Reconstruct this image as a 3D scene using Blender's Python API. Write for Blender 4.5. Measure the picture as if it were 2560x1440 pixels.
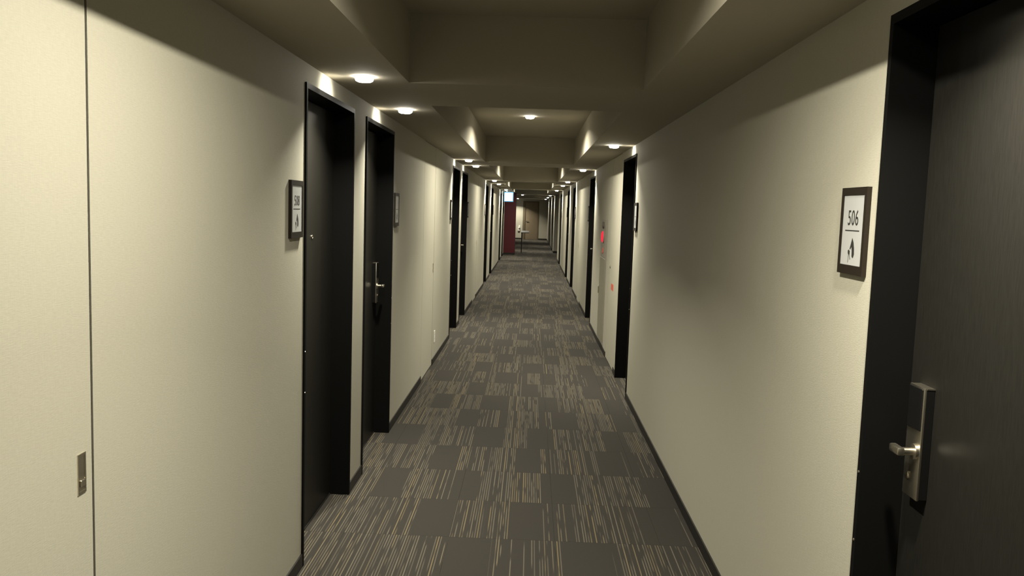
import bpy, bmesh, math, random
from mathutils import Matrix, Vector

for o in list(bpy.data.objects):
    bpy.data.objects.remove(o)
S = bpy.context.scene
COL = S.collection
rnd = random.Random(7)

# ------------------------------------------------------------------ camera
cam_d = bpy.data.cameras.new('camera'); cam = bpy.data.objects.new('camera', cam_d); COL.objects.link(cam)
cam_d.sensor_width = 36.0; cam_d.lens = 28.963; cam_d.clip_start = 0.05; cam_d.clip_end = 200
R_ = Vector((0.99917881, 0.02393668, 0.03269146))
U_ = Vector((-0.03480978, 0.09420779, 0.9949438))
D_ = Vector((-0.02073586, 0.99526475, -0.09496365))
m = Matrix.Identity(4)
for i in range(3):
    m[i][0] = R_[i]; m[i][1] = U_[i]; m[i][2] = -D_[i]
m[0][3], m[1][3], m[2][3] = 0.96344, 0.0, 1.6
cam.matrix_world = m
S.camera = cam

# ------------------------------------------------------------------ world, exposure, lamp power
S.view_settings.view_transform = 'Standard'
S.view_settings.look = 'None'
S.view_settings.gamma = 1.0
S.view_settings.use_curve_mapping = False
S.view_settings.exposure = 0.0
wd = bpy.data.worlds.new('world'); S.world = wd; wd.use_nodes = True
wd.node_tree.nodes['Background'].inputs[0].default_value = (1.0, 0.9, 0.7, 1)
wd.node_tree.nodes['Background'].inputs[1].default_value = 0.0
DOOR_LAMP_W = 27.0        # small lamps over the doors
DOOR_HEAD_W = 10.0        # added spots for the sideways throw of these lamps onto the wall over each door
BAY_LAMP_W = 61.0        # lamps in the ceiling recesses
LAMP_RGB = (1.0, 0.95, 0.78)

# ------------------------------------------------------------------ dimensions (metres)
W = 1.8326      # corridor width
ZS = 2.183      # underside of soffits and beams
ZT = 2.505      # ceiling in the recesses
DH = 2.102      # door opening height
DEEP = 0.10     # door leaf behind wall face
YB, YE = -1.9, 44.9


# ------------------------------------------------------------------ mesh helpers
def bx(bm, x0, x1, y0, y1, z0, z1):
    v = [bm.verts.new((x, y, z)) for x in (x0, x1) for y in (y0, y1) for z in (z0, z1)]
    for f in ((0, 1, 3, 2), (4, 6, 7, 5), (0, 4, 5, 1), (2, 3, 7, 6), (0, 2, 6, 4), (1, 5, 7, 3)):
        bm.faces.new([v[i] for i in f])


def box(*a):
    bm = bmesh.new(); bx(bm, *a); return bm


def bev(bm, w, seg=2):
    bmesh.ops.bevel(bm, geom=list(bm.edges), offset=w, segments=seg, profile=0.5, affect='EDGES', clamp_overlap=True)
    return bm


def lathe(bm, prof, n=24, axis='z', c=(0, 0, 0)):
    """prof: list of (radius, height); closed with caps where radius is 0"""
    rings = []
    for r, h in prof:
        ring = []
        if r < 1e-6:
            pts = [(0, 0, h)]
        else:
            pts = [(r * math.cos(2 * math.pi * i / n), r * math.sin(2 * math.pi * i / n), h) for i in range(n)]
        for x, y, z in pts:
            if axis == 'x':
                x, y, z = z, x, y
            elif axis == 'y':
                x, y, z = y, z, x
            ring.append(bm.verts.new((x + c[0], y + c[1], z + c[2])))
        rings.append(ring)
    for a, b in zip(rings, rings[1:]):
        for i in range(n):
            j = (i + 1) % n
            if len(a) == 1 and len(b) == 1:
                continue
            if len(a) == 1:
                bm.faces.new((a[0], b[i], b[j]))
            elif len(b) == 1:
                bm.faces.new((a[i], a[j], b[0]))
            else:
                bm.faces.new((a[i], a[j], b[j], b[i]))
    return bm


def mesh(name, bm, mat, smooth=False):
    bmesh.ops.recalc_face_normals(bm, faces=bm.faces)
    me = bpy.data.meshes.new(name); bm.to_mesh(me); bm.free()
    if mat: me.materials.append(mat)
    if smooth:
        for p in me.polygons: p.use_smooth = True
        me.set_sharp_from_angle(angle=math.radians(35))
    return me


def link(name, me, parent=None, loc=None):
    o = bpy.data.objects.new(name, me); COL.objects.link(o)
    if parent: o.parent = parent
    if loc: o.location = loc
    return o


def obj(name, bm, mat, parent=None, smooth=False, loc=None):
    return link(name, mesh(name, bm, mat, smooth), parent, loc)


def tag(o, label=None, cat=None, group=None, kind=None):
    if label: o['label'] = label
    if cat: o['category'] = cat
    if group: o['group'] = group
    if kind: o['kind'] = kind
    return o


def empty(name, loc=(0, 0, 0), rz=0.0):
    o = bpy.data.objects.new(name, None); COL.objects.link(o)
    o.empty_display_size = 0.1
    o.location = loc; o.rotation_euler = (0, 0, rz)
    return o


# ------------------------------------------------------------------ materials
def principled(name, col, rough=0.5, metal=0.0, spec=0.5):
    mt = bpy.data.materials.new(name); mt.use_nodes = True
    b = mt.node_tree.nodes['Principled BSDF']
    b.inputs['Base Color'].default_value = (*col, 1)
    b.inputs['Roughness'].default_value = rough
    b.inputs['Metallic'].default_value = metal
    b.inputs['Specular IOR Level'].default_value = spec
    return mt, mt.node_tree, b


def N(nt, kind, **kw):
    n = nt.nodes.new(kind)
    for k, v in kw.items(): setattr(n, k, v)
    return n


def math_(nt, op, a, b=None, c=None, clamp=False):
    n = N(nt, 'ShaderNodeMath', operation=op, use_clamp=clamp)
    for i, v in enumerate((a, b, c)):
        if v is None: continue
        if isinstance(v, (int, float)): n.inputs[i].default_value = v
        else: nt.links.new(v, n.inputs[i])
    return n.outputs[0]


def pos_scaled(nt, sc):
    g = N(nt, 'ShaderNodeNewGeometry')
    v = N(nt, 'ShaderNodeVectorMath', operation='MULTIPLY'); v.inputs[1].default_value = sc
    nt.links.new(g.outputs['Position'], v.inputs[0])
    return v.outputs[0]


def noise(nt, vec, scale=1.0, detail=2.0, rough=0.5):
    n = N(nt, 'ShaderNodeTexNoise'); n.inputs['Scale'].default_value = scale
    n.inputs['Detail'].default_value = detail; n.inputs['Roughness'].default_value = rough
    nt.links.new(vec, n.inputs['Vector'])
    return n.outputs['Fac']


def grain(name, col, rough, sc, amt=0.06, bump=0.1, dist=0.001, spec=0.3, metal=0.0):
    """plain colour with a faint stretched grain and a matching bump"""
    mt, nt, b = principled(name, col, rough, metal, spec)
    f = noise(nt, pos_scaled(nt, sc), 1.0, 3.0, 0.6)
    mix = N(nt, 'ShaderNodeMix', data_type='RGBA')
    mix.inputs['A'].default_value = (*[c * (1 - amt) for c in col], 1)
    mix.inputs['B'].default_value = (*[min(1, c * (1 + amt)) for c in col], 1)
    nt.links.new(f, mix.inputs['Factor']); nt.links.new(mix.outputs['Result'], b.inputs['Base Color'])
    if bump:
        bp = N(nt, 'ShaderNodeBump'); bp.inputs['Strength'].default_value = bump; bp.inputs['Distance'].default_value = dist
        nt.links.new(f, bp.inputs['Height']); nt.links.new(bp.outputs['Normal'], b.inputs['Normal'])
    return mt


def wallpaper(name, col):
    mt, nt, b = principled(name, col, 0.75, 0, 0.25)
    f1 = noise(nt, pos_scaled(nt, (60, 60, 420)), 1.0, 2.0, 0.6)      # cross threads
    f2 = noise(nt, pos_scaled(nt, (420, 420, 50)), 1.0, 2.0, 0.6)     # upright threads
    f = math_(nt, 'ADD', math_(nt, 'MULTIPLY', f1, 0.6), math_(nt, 'MULTIPLY', f2, 0.4))
    mix = N(nt, 'ShaderNodeMix', data_type='RGBA')
    mix.inputs['A'].default_value = (*[c * 0.86 for c in col], 1)
    mix.inputs['B'].default_value = (*[c * 1.14 for c in col], 1)
    nt.links.new(f, mix.inputs['Factor']); nt.links.new(mix.outputs['Result'], b.inputs['Base Color'])
    bp = N(nt, 'ShaderNodeBump'); bp.inputs['Strength'].default_value = 0.35; bp.inputs['Distance'].default_value = 0.0015
    nt.links.new(f, bp.inputs['Height']); nt.links.new(bp.outputs['Normal'], b.inputs['Normal'])
    return mt


def carpet(name, from_attribute):
    mt, nt, b = principled(name, (0.05, 0.045, 0.04), 0.95, 0, 0.1)
    g = N(nt, 'ShaderNodeNewGeometry')
    sep = N(nt, 'ShaderNodeSeparateXYZ'); nt.links.new(g.outputs['Position'], sep.inputs[0])
    if from_attribute:
        a = N(nt, 'ShaderNodeAttribute', attribute_name='line_density'); dens = a.outputs['Fac']
    else:
        cx = math_(nt, 'FLOOR', math_(nt, 'DIVIDE', sep.outputs['X'], 0.1717))
        cy = math_(nt, 'FLOOR', math_(nt, 'DIVIDE', math_(nt, 'SUBTRACT', sep.outputs['Y'], 0.275), 0.515))
        cb = N(nt, 'ShaderNodeCombineXYZ'); nt.links.new(cx, cb.inputs[0]); nt.links.new(cy, cb.inputs[1])
        wn = N(nt, 'ShaderNodeTexWhiteNoise', noise_dimensions='2D'); nt.links.new(cb.outputs[0], wn.inputs['Vector'])
        dens = math_(nt, 'MULTIPLY', math_(nt, 'GREATER_THAN', wn.outputs['Value'], 0.33), wn.outputs['Value'])
    # yarn lines running along the corridor: one thin line per needle, some left out, each broken along its length
    u = math_(nt, 'DIVIDE', math_(nt, 'ADD', sep.outputs['X'], 1.0), 0.0122)
    cell = math_(nt, 'FLOOR', u)
    row = math_(nt, 'FLOOR', math_(nt, 'DIVIDE', math_(nt, 'SUBTRACT', sep.outputs['Y'], 0.275), 0.515))
    cc = N(nt, 'ShaderNodeCombineXYZ'); nt.links.new(cell, cc.inputs[0]); nt.links.new(row, cc.inputs[1])
    wl_ = N(nt, 'ShaderNodeTexWhiteNoise', noise_dimensions='2D'); nt.links.new(cc.outputs[0], wl_.inputs['Vector'])
    sc_ = N(nt, 'ShaderNodeSeparateColor'); nt.links.new(wl_.outputs['Color'], sc_.inputs[0])
    off = math_(nt, 'ABSOLUTE', math_(nt, 'SUBTRACT', math_(nt, 'FRACT', u), 0.5))
    ln = math_(nt, 'MULTIPLY', math_(nt, 'SUBTRACT', 0.23, off), 14.0, clamp=True)
    on = math_(nt, 'LESS_THAN', sc_.outputs['Red'], math_(nt, 'MULTIPLY', dens, 0.95))
    yl = N(nt, 'ShaderNodeCombineXYZ'); nt.links.new(math_(nt, 'MULTIPLY', cell, 7.31), yl.inputs[0]); nt.links.new(math_(nt, 'MULTIPLY', sep.outputs['Y'], 3.6), yl.inputs[1])
    f = noise(nt, yl.outputs[0], 1.0, 1.0, 0.5)
    brk = math_(nt, 'MULTIPLY', math_(nt, 'SUBTRACT', f, 0.36), 9.0, clamp=True)
    ln = math_(nt, 'MULTIPLY', math_(nt, 'MULTIPLY', ln, on), brk)
    ln = math_(nt, 'MULTIPLY', ln, math_(nt, 'ADD', 0.45, math_(nt, 'MULTIPLY', sc_.outputs['Blue'], 0.55)))
    tint = N(nt, 'ShaderNodeMix', data_type='RGBA')
    tint.inputs['A'].default_value = (0.115, 0.102, 0.080, 1); tint.inputs['B'].default_value = (0.165, 0.127, 0.068, 1)
    nt.links.new(math_(nt, 'MULTIPLY', math_(nt, 'SUBTRACT', sc_.outputs['Green'], 0.55), 2.2, clamp=True), tint.inputs['Factor'])
    f2 = noise(nt, pos_scaled(nt, (500, 500, 500)), 1.0, 2.0, 0.6)
    base = N(nt, 'ShaderNodeMix', data_type='RGBA')
    base.inputs['A'].default_value = (0.0235, 0.0212, 0.0186, 1); base.inputs['B'].default_value = (0.043, 0.0388, 0.0338, 1)
    nt.links.new(f2, base.inputs['Factor'])
    mx = N(nt, 'ShaderNodeMix', data_type='RGBA')
    nt.links.new(ln, mx.inputs['Factor'])
    nt.links.new(base.outputs['Result'], mx.inputs['A']); nt.links.new(tint.outputs['Result'], mx.inputs['B'])
    nt.links.new(mx.outputs['Result'], b.inputs['Base Color'])
    bp = N(nt, 'ShaderNodeBump'); bp.inputs['Strength'].default_value = 0.4; bp.inputs['Distance'].default_value = 0.002
    nt.links.new(f2, bp.inputs['Height']); nt.links.new(bp.outputs['Normal'], b.inputs['Normal'])
    return mt


def emit(name, col, strength):
    mt = bpy.data.materials.new(name); mt.use_nodes = True; nt = mt.node_tree
    nt.nodes.clear()
    e = N(nt, 'ShaderNodeEmission'); e.inputs[0].default_value = (*col, 1); e.inputs[1].default_value = strength
    o = N(nt, 'ShaderNodeOutputMaterial'); nt.links.new(e.outputs[0], o.inputs[0])
    return mt


M_WALL = wallpaper('wallpaper_fabric', (0.36, 0.342, 0.280))
M_CEIL = grain('ceiling_paint', (0.36, 0.33, 0.265), 0.85, (160, 160, 160), 0.04, 0.12, 0.001, 0.2)
M_BASE = grain('black_vinyl', (0.012, 0.011, 0.010), 0.45, (30, 30, 30), 0.1, 0, spec=0.3)
M_FRAME = grain('black_painted_steel', (0.004, 0.004, 0.0038), 0.5, (200, 200, 200), 0.1, 0.05, 0.0005, 0.05)
M_LEAF = grain('dark_brown_laminate', (0.0100, 0.0094, 0.0080), 0.40, (300, 300, 22), 0.35, 0.08, 0.0006, 0.13)
M_STEEL = grain('satin_nickel', (0.62, 0.57, 0.47), 0.30, (40, 40, 700), 0.08, 0.03, 0.0003, 0.5, 1.0)
M_READER = grain('black_plastic', (0.005, 0.005, 0.005), 0.35, (90, 90, 90), 0.1, 0, spec=0.12)
M_SIGNWOOD = grain('dark_sign_wood', (0.012, 0.008, 0.0045), 0.55, (40, 40, 400), 0.3, 0.05, 0.0005, 0.2)
M_CARD = grain('sign_card', (0.37, 0.375, 0.375), 0.4, (90, 90, 90), 0.02, 0, spec=0.4)
M_INK = grain('dark_ink', (0.025, 0.024, 0.022), 0.6, (90, 90, 90), 0.1, 0, spec=0.2)
M_TRIM = grain('white_lamp_trim', (0.72, 0.70, 0.64), 0.4, (90, 90, 90), 0.03, 0)
M_LENS = emit('lamp_lens_glow', (1.0, 0.95, 0.82), 55.0)
M_EXIT = emit('exit_sign_face_glow', (0.75, 0.97, 1.0), 5.0)
M_EXITHALO = emit('exit_sign_halo_glow', (0.06, 0.42, 0.80), 1.3)
M_EXITBODY = grain('exit_sign_housing', (0.6, 0.62, 0.62), 0.5, (90, 90, 90), 0.03, 0)
M_CAB = grain('grey_painted_steel', (0.235, 0.215, 0.18), 0.45, (60, 60, 60), 0.05, 0.05, 0.0004, 0.4)
M_CABDOOR = grain('olive_grey_painted_steel', (0.21, 0.20, 0.15), 0.45, (60, 60, 60), 0.05, 0.05, 0.0004, 0.4)
M_DARKGRILLE = grain('dark_grille', (0.10, 0.09, 0.075), 0.6, (300, 300, 300), 0.2, 0.1, 0.0005, 0.3)
M_REDLAMP = emit('red_indicator_glow', (1.0, 0.03, 0.06), 1.05)
M_STICKER = grain('red_sticker_print', (0.55, 0.10, 0.07), 0.5, (120, 120, 120), 0.2, 0, spec=0.3)
M_RED = grain('dark_red_paint', (0.055, 0.0045, 0.0085), 0.6, (60, 60, 60), 0.06, 0.05, 0.0005, 0.3)
M_WHITE = grain('white_plastic', (0.75, 0.73, 0.68), 0.4, (60, 60, 60), 0.03, 0)
M_BROWN = grain('mid_brown_wood', (0.165, 0.128, 0.084), 0.5, (60, 60, 6), 0.2, 0.05, 0.0006, 0.3)
M_BROWNTRIMSHADE = grain('brown_trim_and_shade', (0.105, 0.082, 0.054), 0.5, (60, 60, 6), 0.2, 0.05, 0.0006, 0.3)
M_SHADOWGAP = grain('dark_joint', (0.03, 0.026, 0.022), 0.8, (60, 60, 60), 0.1, 0, spec=0.1)
M_CARPET = carpet('striped_carpet_tile', True)
M_CARPETFAR = carpet('striped_carpet_field', False)

# ------------------------------------------------------------------ plan of the corridor
DWID = 0.945
# near edge along the corridor, and which end the lock is on (+1 far, -1 near)
LEFT_DOORS = [(3.48, -1), (4.75, 1), (9.95, -1), (11.30, 1), (17.10, -1), (19.45, 1), (24.95, -1), (27.20, 1)]
RIGHT_DOORS = [(1.145, 1), (7.01, -1), (11.50, 1), (16.55, -1), (19.15, 1), (24.00, -1), (32.60, 1), (37.50, -1)]
LEFT_PANELS = [(0.94, 1.783), (7.375, 8.215), (13.85, 14.69)]
RIGHT_PANELS = [(8.18, 9.06), (14.15, 14.99)]
LEFT_END = 29.2
ALCOVE = (26.8, 31.4)
PANEL_TOP = 2.183
GAP = 0.008

# ------------------------------------------------------------------ walls
def wall_strip(name, xf, side, openings, y0, y1, depth=0.25):
    """wall with its face at xf; side -1 = solid lies towards -x. openings: (a, b, top)"""
    bm = bmesh.new()
    xa, xb = (xf - depth, xf) if side < 0 else (xf, xf + depth)
    y = y0
    for a, b, top in sorted(openings):
        if a > y: bx(bm, xa, xb, y, a, 0, ZS)
        if top < ZS: bx(bm, xa, xb, a, b, top, ZS)
        y = b
    bx(bm, xa, xb, y, y1, 0, ZS)
    return obj(name, bm, M_WALL)


lop = [(a, a + DWID, DH) for a, _ in LEFT_DOORS] + [(a, b, PANEL_TOP) for a, b in LEFT_PANELS]
rop = [(a, a + DWID, DH) for a, _ in RIGHT_DOORS] + [(a, b, PANEL_TOP) for a, b in RIGHT_PANELS] + [(*ALCOVE, 3.0)]
wl = tag(wall_strip('wall_left', 0.0, -1, lop, YB, LEFT_END), 'beige fabric-papered wall along the left side', 'wall', kind='structure')
wr = tag(wall_strip('wall_right', W, 1, rop, YB, YE), 'beige fabric-papered wall along the right side', 'wall', kind='structure')
bm = bmesh.new()
END_DOOR = (0.49, 1.36, 2.08)
bx(bm, -2.6, END_DOOR[0], YE, YE + 0.25, 0, ZS); bx(bm, END_DOOR[1], W + 0.25, YE, YE + 0.25, 0, ZS)
bx(bm, END_DOOR[0], END_DOOR[1], YE, YE + 0.25, END_DOOR[2], ZS)
tag(obj('wall_end', bm, M_WALL), 'beige wall closing the far end of the corridor', 'wall', kind='structure')
tag(obj('wall_back', box(-0.25, W + 0.25, YB - 0.25, YB, 0, ZT + 0.2), M_WALL), 'beige wall behind the viewpoint', 'wall', kind='structure')
bm = bmesh.new()
bx(bm, -2.85, -2.6, LEFT_END, YE + 0.25, 0, ZS); bx(bm, -2.6, -0.25, LEFT_END - 0.25, LEFT_END, 0, ZS)
tag(obj('wall_hall', bm, M_WALL), 'beige walls of the far side hall', 'wall', kind='structure')
bm = bmesh.new()
bx(bm, W + 1.7, W + 1.95, ALCOVE[0] - .25, ALCOVE[1] + .25, 0, ZS)
bx(bm, W + .25, W + 1.7, ALCOVE[0] - .25, ALCOVE[0], 0, ZS); bx(bm, W + .25, W + 1.7, ALCOVE[1], ALCOVE[1] + .25, 0, ZS)
tag(obj('wall_alcove', bm, M_WALL), 'beige walls of the far right alcove', 'wall', kind='structure')

# ------------------------------------------------------------------ baseboards (stop at doors and flush panels)
def base(name, xf, side, cuts, y0, y1, label):
    bm = bmesh.new(); y = y0
    xa, xb = (xf, xf + 0.007) if side < 0 else (xf - 0.007, xf)
    for a, b in sorted(cuts):
        if a > y + 0.01: bx(bm, xa, xb, y, a, 0.0, 0.06)
        y = b
    if y1 > y: bx(bm, xa, xb, y, y1, 0.0, 0.06)
    return tag(obj(name, bm, M_BASE), label, 'baseboard', kind='structure')


base('baseboard_left', 0.0, -1, [(a, b) for a, b, _ in lop], YB, LEFT_END, 'low black baseboard along the left wall')
base('baseboard_right', W, 1, [(a, b) for a, b, _ in rop], YB, YE, 'low black baseboard along the right wall')
bm = bmesh.new()
bx(bm, -2.6, END_DOOR[0], YE - .007, YE, 0, .07); bx(bm, END_DOOR[1], W, YE - .007, YE, 0, .07)
bx(bm, W, W + 1.7, ALCOVE[1] - .007, ALCOVE[1], 0, .07)
tag(obj('baseboard_end', bm, M_BASE), 'low dark baseboard at the far end', 'baseboard', kind='structure')

# ------------------------------------------------------------------ floor
fl = tag(obj('floor', box(-2.85, W + 1.95, YB - .25, YE + .25, -0.12, -0.004), M_SHADOWGAP), 'corridor floor laid with dark striped carpet tiles', 'floor', kind='structure')
T = 0.515
XC = [-0.135, 0.10, 0.615, 1.13, 1.645, W + 0.135]
ROW0, NROW = 2.85, 27
DARK = {  # plain dark bands seen in the nearest rows: row whose far edge lies at this depth
    2: [(0.631, 0.825), (1.156, 1.398)], 3: [(0.418, 0.617), (0.901, 1.069), (1.59, 1.75)],
    4: [(0.134, 0.283), (0.562, 0.709), (1.07, 1.267), (1.70, 1.85)], 5: [(0.382, 0.537), (0.913, 1.075), (1.443, 1.612)],
    6: [(0.09, 0.24), (0.628, 0.824), (0.97, 1.166), (1.52, 1.681)], 7: [(0.45, 0.622), (1.178, 1.339), (1.635, 1.80)],
    8: [(0.20, 0.36), (0.649, 0.82), (1.075, 1.231), (1.60, 1.77)], 9: [(0.454, 0.62), (0.928, 1.072), (1.478, 1.65)],
    10: [(0.10, 0.27), (0.675, 0.823), (1.101, 1.247), (1.536, 1.70)]}


def tile_mesh(x0, x1, y0, y1, bands):
    bm = bmesh.new(); lay = bm.faces.layers.float.new('line_density')
    g = 0.0001
    cuts = [x0 + g]
    for a, b, _ in bands:
        for c in (a, b):
            if x0 + 0.02 < c < x1 - 0.02: cuts.append(c)
    cuts.append(x1 - g); cuts = sorted(set(cuts))
    ya, yb, zt, zb, e = y0 + g, y1 - g, 0.0, -0.0039, 0.0004

    def dens(x):
        d = base_d
        for a, b, v in bands:
            if a <= x <= b: d = v
        return d
    base_d = rnd.uniform(0.6, 1.0)
    top = [(bm.verts.new((min(max(c, x0 + g + e), x1 - g - e), ya + e, zt)), bm.verts.new((min(max(c, x0 + g + e), x1 - g - e), yb - e, zt))) for c in cuts]
    for i in range(len(cuts) - 1):
        f = bm.faces.new((top[i][0], top[i + 1][0], top[i + 1][1], top[i][1]))
        f[lay] = dens((cuts[i] + cuts[i + 1]) / 2)
    low = [bm.verts.new(p) for p in ((x0 + g, ya, zb), (x1 - g, ya, zb), (x1 - g, yb, zb), (x0 + g, yb, zb))]
    bm.faces.new([t[0] for t in reversed(top)] + [low[0], low[1]])
    bm.faces.new([t[1] for t in top] + [low[2], low[3]])
    bm.faces.new((top[0][0], top[0][1], low[3], low[0])); bm.faces.new((top[-1][1], top[-1][0], low[1], low[2]))
    return mesh('carpet_tile', bm, M_CARPET)


for r in range(NROW):
    y0 = ROW0 + r * T
    bands = []
    if r + 1 in DARK: bands = [(a, b, 0.0) for a, b in DARK[r + 1]]
    else:
        off = 0.14 if r % 2 else 0.40
        for k in range(-1, 4):
            a = k * T + off + rnd.uniform(-0.06, 0.06)
            bands.append((a, a + 0.165, 0.0))
    for a, b, _ in list(bands):      # a sparser stripe band beside each plain one
        bands.append((b, b + 0.16, rnd.uniform(0.35, 1.0)))
    for c in range(5):
        link('carpet_tile', tile_mesh(XC[c], XC[c + 1], y0, y0 + T, bands), fl)
yend = ROW0 + NROW * T
bm = bmesh.new()
bx(bm, -0.135, W + 0.135, YB, ROW0 - .0001, -.0039, 0); bx(bm, -0.135, W + 0.135, yend, LEFT_END, -.0039, 0)
bx(bm, -2.6, W + 0.135, LEFT_END, YE, -.0039, 0); bx(bm, W + .135, W + 1.7, ALCOVE[0], ALCOVE[1], -.0039, 0)
obj('carpet_field', bm, M_CARPETFAR, fl)

# ------------------------------------------------------------------ ceiling: recessed bays between cross beams
BEAM0, BEAMW, PITCH = 3.98, 0.87, 6.47
SO = 0.36
HALL_Y = BEAM0 + 4 * PITCH
cl = tag(obj('ceiling', box(-0.25, W + 0.25, YB - .25, HALL_Y, ZT, ZT + 0.2), M_CEIL), 'beige painted ceiling of the recessed bays', 'ceiling', kind='structure')
obj('soffit', box(-0.25, SO, YB, HALL_Y, ZS, ZT), M_CEIL, cl)
obj('soffit', box(W - SO, W + 0.25, YB, HALL_Y, ZS, ZT), M_CEIL, cl)
for k in range(4):
    obj('beam', box(SO, W - SO, BEAM0 + k * PITCH, BEAM0 + k * PITCH + BEAMW, ZS, ZT), M_CEIL, cl)
obj('hall_ceiling', box(-2.85, W + 1.95, HALL_Y, YE + .25, ZS, ZT), M_CEIL, cl)
obj('alcove_ceiling', box(W + .25, W + 1.95, ALCOVE[0] - .25, HALL_Y, ZS, ZT), M_CEIL, cl)

# ------------------------------------------------------------------ room doors
def door_meshes(sgn):
    """local frame: x out of the wall into the corridor, y along it, origin on the floor at the opening centre.
    sgn: +1 lock at +y end"""
    d = {}
    h = DWID / 2
    bm = bmesh.new()
    for s in (-1, 1):
        a, b = sorted((s * (h - 0.0005), s * (h - 0.020)))
        bx(bm, -0.16, 0.008, a, b, 0.0, DH - 0.0005)
        a, b = sorted((s * (h - 0.020), s * (h - 0.034)))
        bx(bm, -0.16, -DEEP - 0.043, a, b, 0.0, DH - 0.022)
    bx(bm, -0.16, 0.008, -h + 0.020, h - 0.020, DH - 0.024, DH - 0.0005)
    d['door_frame'] = mesh('door_frame', bm, M_FRAME)
    bm = box(-DEEP - 0.042, -DEEP, -h + 0.023, h - 0.023, 0.008, DH - 0.027)
    d['door_leaf'] = mesh('door_leaf', bev(bm, 0.0015, 1), M_LEAF)
    d['threshold'] = mesh('threshold', box(-0.16, -DEEP + 0.004, -h + 0.02, h - 0.02, 0.0, 0.007), M_BASE)
    ly = sgn * (h - 0.113)                       # centre of the lock body
    d['lock_body'] = mesh('lock_body', bev(box(-DEEP, -DEEP + 0.020, ly - 0.037, ly + 0.037, 0.937, 1.206), 0.001, 1), M_READER)
    bm = bev(box(-DEEP + 0.0195, -DEEP + 0.026, ly - 0.038, ly + 0.038, 0.935, 1.21), 0.0022, 2)
    bx(bm, -DEEP, -DEEP + 0.020, ly - 0.038, ly + 0.038, 1.206, 1.209)
    d['lock_cover'] = mesh('lock_cover', bm, M_STEEL, True)
    d['card_reader'] = mesh('card_reader', bev(box(-DEEP + 0.0255, -DEEP + 0.029, ly - 0.033, ly + 0.033, 1.105, 1.206), 0.001, 1), M_READER)
    bm = bmesh.new()
    ny = ly - sgn * 0.018
    lathe(bm, [(0, 0.0), (0.019, 0.0), (0.019, 0.008), (0.0095, 0.009), (0.0095, 0.044), (0.0, 0.044)], 20, 'x', (-DEEP + 0.0255, ny, 1.052))
    arm = box(-DEEP + 0.056, -DEEP + 0.074, min(ny - sgn * 0.012, ny + sgn * 0.040), max(ny - sgn * 0.012, ny + sgn * 0.040), 1.042, 1.062)
    bev(arm, 0.005, 2); tmp = bpy.data.meshes.new('tmp'); arm.to_mesh(tmp); arm.free(); bm.from_mesh(tmp); bpy.data.meshes.remove(tmp)
    d['lever_handle'] = mesh('lever_handle', bm, M_STEEL, True)
    bm = lathe(bmesh.new(), [(0, 0), (0.009, 0), (0.009, 0.0025), (0.0065, 0.004), (0, 0.004)], 16, 'x', (-DEEP + 0.0258, ly + sgn * 0.012, 0.985))
    d['keyhole'] = mesh('keyhole', bm, M_STEEL, True)
    bm = lathe(bmesh.new(), [(0, 0), (0.010, 0), (0.010, 0.003), (0.006, 0.005), (0.0045, 0.003), (0, 0.003)], 16, 'x', (-DEEP, -sgn * 0.03, 1.435))
    d['peephole'] = mesh('peephole', bm, M_STEEL, True)
    bm = bmesh.new()
    for z in (0.78, 0.96):
        lathe(bm, [(0, 0), (0.0035, 0), (0.003, 0.0015), (0, 0.002)], 8, 'x', (0.008, sgn * (h - 0.010), z))
    d['screw'] = mesh('screw', bm, M_STEEL, True)
    return d


DM = {1: door_meshes(1), -1: door_meshes(-1)}


def room_door(num, side, y0, lock, label):
    # right side is turned half round, so the lock end flips
    t = empty(f'door_{num}', (0 if side < 0 else W, y0 + DWID / 2, 0), 0 if side < 0 else math.pi)
    tag(t, label, 'door', 'black guest room doors', 'structure')
    d = DM[lock if side < 0 else -lock]
    link('door_frame', d['door_frame'], t)
    lf = link('door_leaf', d['door_leaf'], t)
    link('threshold', d['threshold'], t)
    link('lock_body', d['lock_body'], lf); lc = link('lock_cover', d['lock_cover'], lf); lc['label'] = 'satin nickel lock cover'
    link('card_reader', d['card_reader'], lf); link('lever_handle', d['lever_handle'], lf)
    link('keyhole', d['keyhole'], lf)
    link('peephole', d['peephole'], lf)
    link('screw', d['screw'], t)
    return t


ORD = ['nearest', 'second', 'third', 'fourth', 'fifth', 'sixth', 'seventh', 'eighth']
num = 1
for i, (y, lk) in enumerate(LEFT_DOORS):
    room_door(num, -1, y, lk, f'dark recessed room door with black frame, {ORD[i]} along the left wall'); num += 1
for i, (y, lk) in enumerate(RIGHT_DOORS):
    lab = f'dark recessed room door with black frame, {ORD[i]} along the right wall'
    if i == 0: lab = 'large dark room door with silver card lock beside the 506 sign'
    room_door(num, 1, y, lk, lab); num += 1

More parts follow.
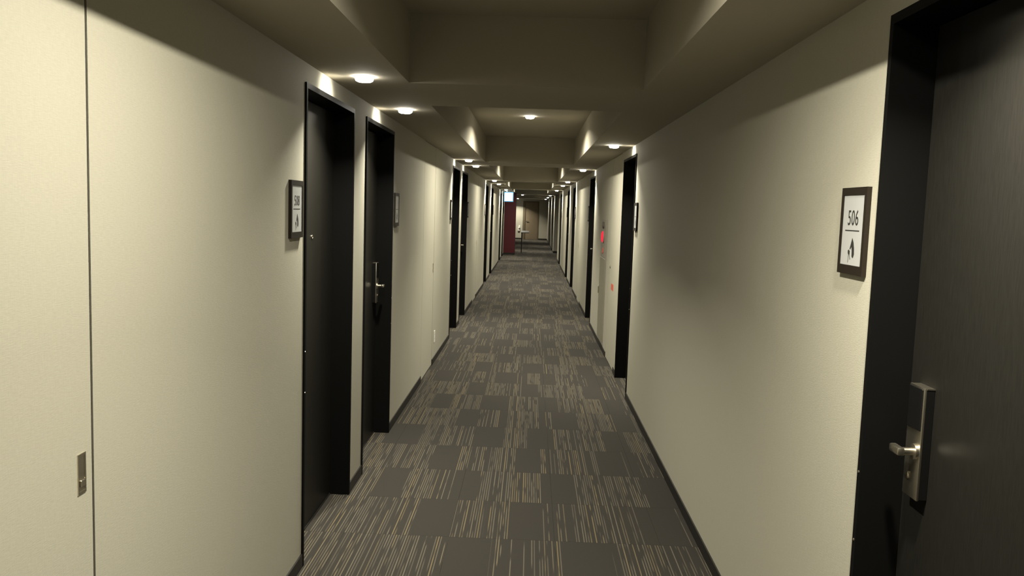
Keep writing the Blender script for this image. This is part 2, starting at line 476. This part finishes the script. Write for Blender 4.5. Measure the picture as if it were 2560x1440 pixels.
# ------------------------------------------------------------------ flush service panels, papered like the wall
def service_panel(side, a, b, label, handle=None, extra=None):
    global num
    t = empty(f'door_{num}', (0 if side < 0 else W, (a + b) / 2, 0), 0 if side < 0 else math.pi); num += 1
    tag(t, label, 'panel', None, 'structure')
    h = (b - a) / 2
    obj('panel_leaf', box(-0.035, -0.0005, -h + GAP, h - GAP, 0.012, PANEL_TOP - 0.004), M_WALL, t)
    bm = bmesh.new()
    for q in ((-h, -h + GAP + .001, 0.0, PANEL_TOP), (h - GAP - .001, h, 0.0, PANEL_TOP), (-h + GAP, h - GAP, PANEL_TOP - .006, PANEL_TOP), (-h + GAP, h - GAP, 0.0, 0.013)):
        bx(bm, -0.06, -0.0035, *q)
    obj('joint_strip', bm, M_SHADOWGAP, t)
    if handle:
        s = handle      # local end carrying the pull
        hy = s * (h - 0.052)
        bm = bmesh.new()
        x0, x1 = hy - 0.016, hy + 0.016
        for q in ((x0, x1, 0.950, 0.956), (x0, x1, 1.034, 1.040), (x0, x0 + 0.004, 0.956, 1.034), (x1 - 0.004, x1, 0.956, 1.034)):
            bx(bm, -0.0015, 0.002, q[0], q[1], q[2], q[3])
        bx(bm, -0.0015, 0.0006, x0 + 0.004, x1 - 0.004, 0.956, 1.034)
        f = obj('flush_pull', bm, M_STEEL, t)
        obj('latch', bev(box(0.0004, 0.005, hy - 0.009, hy + 0.009, 0.966, 0.982), 0.0015, 1), M_STEEL, f)
    return t


service_panel(-1, *LEFT_PANELS[0], 'flush papered service panel with metal pull at the near left', 1)
service_panel(-1, *LEFT_PANELS[1], 'flush papered service panel beside the white outlet on the left wall', 1)
service_panel(-1, *LEFT_PANELS[2], 'flush papered service panel beyond the fourth left door', 1)
p = service_panel(1, *RIGHT_PANELS[0], 'flush papered service panel with red sticker on the right wall')
# sticker and round knob sit on this panel (its local y runs towards the viewer)
pc = (RIGHT_PANELS[0][0] + RIGHT_PANELS[0][1]) / 2
bm = bmesh.new()
bx(bm, -0.0012, 0.0006, pc - 8.74, pc - 8.50, 0.790, 0.856)
st = obj('sticker', bm, M_STICKER, p); st['label'] = 'small red printed sticker'
obj('knob', lathe(bmesh.new(), [(0, -.001), (0.014, -.001), (0.014, 0.004), (0.010, 0.007), (0, 0.007)], 16, 'x', (0, pc - 8.90, 1.014)), M_DARKGRILLE, p, True)
service_panel(1, *RIGHT_PANELS[1], 'flush papered service panel beyond the third right door', -1)

# ------------------------------------------------------------------ brown door in the end wall
t = empty(f'door_{num}', ((END_DOOR[0] + END_DOOR[1]) / 2, YE, 0))
tag(t, 'plain brown wooden door at the far end of the corridor', 'door', None, 'structure')
h = (END_DOOR[1] - END_DOOR[0]) / 2
bm = bmesh.new()
bx(bm, -h, -h + 0.13, -0.012, 0.12, 0, END_DOOR[2]); bx(bm, h - 0.06, h, -0.012, 0.12, 0, END_DOOR[2]); bx(bm, -h + 0.13, h - 0.06, -0.012, 0.12, END_DOOR[2] - 0.06, END_DOOR[2])  # wide left strip puts the shaded reveal into darker trim colour
obj('door_frame', bm, M_BROWNTRIMSHADE, t)
lf = obj('door_leaf', box(-h + 0.133, h - 0.063, 0.03, 0.07, 0.008, END_DOOR[2] - 0.063), M_BROWN, t)
bm = lathe(bmesh.new(), [(0, 0), (.025, 0), (.025, -.006), (.01, -.008), (.01, -.05), (0, -.05)], 16, 'y', (-h + .2, .03, 1.0))
bx(bm, -h + .19, -h + .31, -.02, -.005, .99, 1.01)
obj('lever_handle', bm, M_STEEL, lf)

# ------------------------------------------------------------------ round recessed lamps
lens_bm = lathe(bmesh.new(), [(0.0, -0.024), (0.030, -0.0235), (0.039, -0.019), (0.0425, -0.010), (0.043, -0.0005)], 28)
ME_LENS = mesh('lens', lens_bm, M_LENS, True)
ME_TRIM = mesh('trim_ring', lathe(bmesh.new(), [(0.0435, 0.0), (0.0435, -0.0025), (0.047, -0.002), (0.048, 0.0)], 28), M_TRIM, True)


def downlight(x, y, z, watts, label, rad=0.035, spread=125, throw=0):
    t = empty('downlight', (x, y, z))
    tag(t, label, 'ceiling light', 'round recessed ceiling lamps')
    link('trim_ring', ME_TRIM, t); link('lens', ME_LENS, t)
    ld = bpy.data.lights.new('lamp_light', 'AREA'); ld.shape = 'DISK'; ld.size = rad * 2
    ld.spread = math.radians(spread); ld.energy = watts; ld.color = LAMP_RGB
    lo = bpy.data.objects.new('lamp_light', ld); COL.objects.link(lo); lo.parent = t; lo.location = (0, 0, -0.0255)
    if throw:
        sd = bpy.data.lights.new('wall_throw', 'SPOT'); sd.energy = DOOR_HEAD_W; sd.color = LAMP_RGB  # extra spot added under the lamp to brighten the wall above the door
        sd.spot_size = math.radians(100); sd.spot_blend = 0.9; sd.shadow_soft_size = 0.015
        so = bpy.data.objects.new('wall_throw', sd); COL.objects.link(so); so.parent = t; so.location = (throw * 0.01, 0, -0.034)
        so.rotation_euler = (0, math.radians(-70 * throw), 0)
    return t


for i, (y, _) in enumerate(LEFT_DOORS):
    downlight(0.175, (y + DWID / 2) * 0.97, ZS, DOOR_LAMP_W, f'round recessed lamp over the {ORD[i]} door of the left wall', throw=-1)
for i, (y, _) in enumerate(RIGHT_DOORS):
    downlight(W - 0.175, (y + DWID / 2) * 0.97, ZS, DOOR_LAMP_W, f'round recessed lamp over the {ORD[i]} door of the right wall', throw=1)
BAYW = ['above the viewpoint', 'in the ceiling recess beyond the first cross beam', 'in the recess beyond the second cross beam', 'in the recess beyond the third cross beam', 'in the farthest ceiling recess']
for k in range(5):
    y = 8.12 + (k - 1) * PITCH
    downlight(0.914, y, ZT, BAY_LAMP_W, f'round recessed lamp {BAYW[k]}', spread=160)
downlight(0.58, 32.4, ZS, DOOR_LAMP_W, 'round recessed lamp beyond the red pillar')
downlight(0.20, 44.2, ZS, DOOR_LAMP_W * 1.6, 'round recessed lamp close to the far end wall on the left')
downlight(W - 0.175, 42.6, ZS, DOOR_LAMP_W, 'round recessed lamp close to the far end wall on the right')
downlight(-1.2, 37.0, ZS, BAY_LAMP_W * .5, 'unseen added lamp lighting the side hall behind the red pillar', spread=150)  # out of view, added to light the hall

# ------------------------------------------------------------------ room number signs
def text_mesh(s, size):
    c = bpy.data.curves.new('number', 'FONT'); c.body = s; c.size = size; c.align_x = 'CENTER'; c.align_y = 'CENTER'
    c.extrude = 0.0004; c.resolution_u = 4; c.space_character = 1.08
    o = bpy.data.objects.new('number', c); COL.objects.link(o)
    dg = bpy.context.evaluated_depsgraph_get()
    me = bpy.data.meshes.new_from_object(o.evaluated_get(dg))
    bpy.data.objects.remove(o); bpy.data.curves.remove(c)
    # text plane (x right, y up) -> sign face: x out, y right when seen from the front, z up; narrow figures
    me.transform(Matrix(((0, 0, 1, 0), (0.80, 0, 0, 0), (0, 1, 0, 0), (0, 0, 0, 1))))
    me.materials.clear(); me.materials.append(M_INK)
    return me


def blade(bm, pts, x0=0.0101, x1=0.0106):
    a = [bm.verts.new((x0, y, z)) for y, z in pts]; b = [bm.verts.new((x1, y, z)) for y, z in pts]
    bm.faces.new(b); bm.faces.new(list(reversed(a)))
    for i in range(len(pts)):
        j = (i + 1) % len(pts); bm.faces.new((a[i], a[j], b[j], b[i]))


SW, SH = 0.170, 0.232
bm = bmesh.new()
for q in ((-SW / 2, SW / 2, SH / 2 - .020, SH / 2), (-SW / 2, SW / 2, -SH / 2, -SH / 2 + .024), (-SW / 2, -SW / 2 + .014, -SH / 2 + .024, SH / 2 - .020), (SW / 2 - .014, SW / 2, -SH / 2 + .024, SH / 2 - .020)):
    bx(bm, 0.0, 0.0125, *q)
bx(bm, 0.0, 0.006, -SW / 2 + .014, SW / 2 - .014, -SH / 2 + .024, SH / 2 - .020)
ME_SFRAME = mesh('sign_frame', bm, M_SIGNWOOD)
ME_CARD = mesh('sign_card', box(0.006, 0.0102, -SW / 2 + .0145, SW / 2 - .0145, -SH / 2 + .0245, SH / 2 - .0205), M_CARD)
ME_RULE = mesh('rule_line', box(0.0101, 0.0106, -0.050, 0.046, -0.0005, 0.0025), M_INK)
bm = bmesh.new()
# ink sprig: a tall leaf leaning right, a short one to the left, a small bud and thin stems
blade(bm, [(0.004, -0.028), (0.014, -0.040), (0.020, -0.056), (0.022, -0.072), (0.016, -0.082), (0.007, -0.078), (0.006, -0.064), (0.002, -0.052), (-0.006, -0.060), (-0.010, -0.058), (-0.003, -0.044)])
blade(bm, [(-0.016, -0.060), (-0.008, -0.064), (-0.008, -0.072), (-0.014, -0.075), (-0.021, -0.070), (-0.021, -0.063)])
blade(bm, [(-0.016, -0.073), (-0.0135, -0.073), (-0.017, -0.095), (-0.0185, -0.095)])
blade(bm, [(-0.011, -0.072), (-0.009, -0.073), (-0.003, -0.086), (-0.005, -0.087)])
ME_SPRIG = mesh('sprig_emblem', bm, M_INK)


def room_sign(side, yc, label, number=None):
    t = empty('room_sign', (0 if side < 0 else W, yc, 1.572), 0 if side < 0 else math.pi)
    tag(t, label, 'sign', 'framed room number signs')
    link('sign_frame', ME_SFRAME, t); c = link('sign_card', ME_CARD, t)
    link('rule_line', ME_RULE, c); link('sprig_emblem', ME_SPRIG, c, (0, 0, 0.010))
    if number:
        link('number', text_mesh(number, 0.058), c, (0.0104, 0.0, 0.033))


OFF = 0.140
for i, (y, lk) in enumerate(LEFT_DOORS):
    yc = y - OFF if lk < 0 else y + DWID + OFF
    room_sign(-1, yc, f'dark-framed white room sign beside the {ORD[i]} door of the left wall', '508' if i == 0 else None)
for i, (y, lk) in enumerate(RIGHT_DOORS[:6]):
    yc = y - OFF if lk < 0 else y + DWID + OFF
    if i == 0: room_sign(1, yc, 'dark-framed white room sign with number 506 and leaf emblem', '506')
    else: room_sign(1, yc, f'dark-framed white room sign beside the {ORD[i]} door of the right wall')

# ------------------------------------------------------------------ fire hose cabinet on the right wall
t = empty('fire_hose_cabinet', (W, 9.76, 0.08), math.pi)
tag(t, 'tall grey fire hose cabinet with glowing red lamp on the right wall', 'cabinet')
CH = 1.43
obj('cabinet_body', box(0.0006, 0.010, -0.345, 0.345, 0.0, CH), M_CAB, t)
obj('upper_panel', bev(box(0.009, 0.014, -0.33, 0.33, 1.00, CH - .015), 0.002, 1), M_CAB, t)
d = obj('cabinet_door', bev(box(0.009, 0.016, -0.33, 0.33, 0.02, 0.985), 0.002, 1), M_CABDOOR, t)
bm = bmesh.new(); bx(bm, .0155, .019, -.30, -.26, .52, .64); bx(bm, .019, .030, -.285, -.275, .54, .62)
obj('pull_handle', bm, M_STEEL, d)
bm = lathe(bmesh.new(), [(0, 0.0), (0.042, 0.0), (0.042, 0.012), (0.034, 0.020), (0, 0.022)], 24, 'x', (0.0135, 0.02, 1.372))
obj('bell_grille', bm, M_DARKGRILLE, t, True)
bm = lathe(bmesh.new(), [(0, 0.0), (0.076, 0.0), (0.076, 0.008), (0.069, 0.010)], 28, 'x', (0.0135, 0.02, 1.235))
obj('lamp_ring', bm, M_CAB, t, True)
bm = lathe(bmesh.new(), [(0.069, 0.008), (0.064, 0.018), (0.050, 0.025), (0.028, 0.029), (0.0, 0.030)], 28, 'x', (0.0135, 0.02, 1.235))
o = obj('indicator_lamp', bm, M_REDLAMP, t, True); o['label'] = 'glowing red dome lamp'
bm = lathe(bmesh.new(), [(0, 0.0), (0.035, 0.0), (0.035, 0.006), (0.024, 0.008), (0.022, 0.005), (0, 0.005)], 24, 'x', (0.0135, 0.02, 1.07))
obj('alarm_button', bm, M_STICKER, t, True)

# ------------------------------------------------------------------ small things
t = empty('wall_outlet', (0.0, 8.40, 0.27))
tag(t, 'small white power outlet low on the left wall beyond the service panel', 'outlet')
pl = obj('cover_plate', bev(box(0, 0.007, -0.035, 0.035, -0.06, 0.06), 0.002, 1), M_WHITE, t)
for dz in (0.022, -0.022):
    bm = bmesh.new()
    for dy in (-0.007, 0.005): bx(bm, 0.0066, 0.0074, dy, dy + 0.0022, dz - 0.006, dz + 0.006)
    obj('socket', bm, M_INK, pl)

t = empty('exit_sign', (0.205, 26.7, ZS))
tag(t, 'glowing pale blue exit sign box hanging under the left soffit', 'exit sign')
obj('sign_housing', bev(box(-0.155, 0.155, -0.035, 0.035, -0.345, -0.025), 0.006, 2), M_EXITBODY, t)
obj('hanger', box(-0.05, 0.05, -0.012, 0.012, -0.027, 0.0), M_EXITBODY, t)
for s0, s1 in ((-0.0375, -0.034), (0.034, 0.0375)):
    f = obj('sign_face', box(-0.128, 0.128, s0, s1, -0.318, -0.052), M_EXIT, t)
    bm = bmesh.new()
    for q in ((-0.148, 0.148, -0.338, -0.3185), (-0.148, 0.148, -0.0515, -0.032), (-0.148, -0.1285, -0.3185, -0.0515), (0.1285, 0.148, -0.3185, -0.0515)):
        bx(bm, q[0], q[1], s0, s1, q[2], q[3])
    obj('sign_halo_rim', bm, M_EXITHALO, f)  # blue halo around the lit face, built as a glowing rim

t = empty('pillar', (0.20, 29.40, 0))
tag(t, 'dark red painted pillar below the glowing exit sign', 'pillar')
obj('shaft', bev(box(-0.20, 0.205, -0.19, 0.2, 0.06, ZS), 0.004, 1), M_RED, t)
obj('plinth', box(-0.20, 0.208, -0.194, 0.204, 0.0, 0.065), M_BASE, t)

t = empty('sign_stand', (0.62, 31.0, 0))
tag(t, 'slim dark stand with a tilted brown board beyond the red pillar', 'stand')
obj('pole', box(-0.02, 0.02, -0.02, 0.02, 0.01, 0.76), M_BASE, t)
obj('foot', bev(box(-0.03, 0.19, -0.12, 0.12, 0.0, 0.012), 0.003, 1), M_BASE, t)
bm = box(-0.03, 0.27, -0.10, 0.10, -0.012, 0.012)
b = obj('board', bm, M_SIGNWOOD, t); b.location = (0, 0, 0.775); b.rotation_euler = (math.radians(18), 0, 0)

t = empty('wall_phone', (0.31, YE, 0.60))
tag(t, 'small pale wall telephone on the far end wall left of the brown door', 'telephone')
obj('phone_body', bev(box(-0.07, 0.05, -0.05, 0, -0.14, 0.06), 0.006, 1), M_TRIM, t)
obj('handset', bev(box(-0.03, 0.05, -0.09, -0.05, 0.0, 0.16), 0.012, 2), M_WHITE, t)
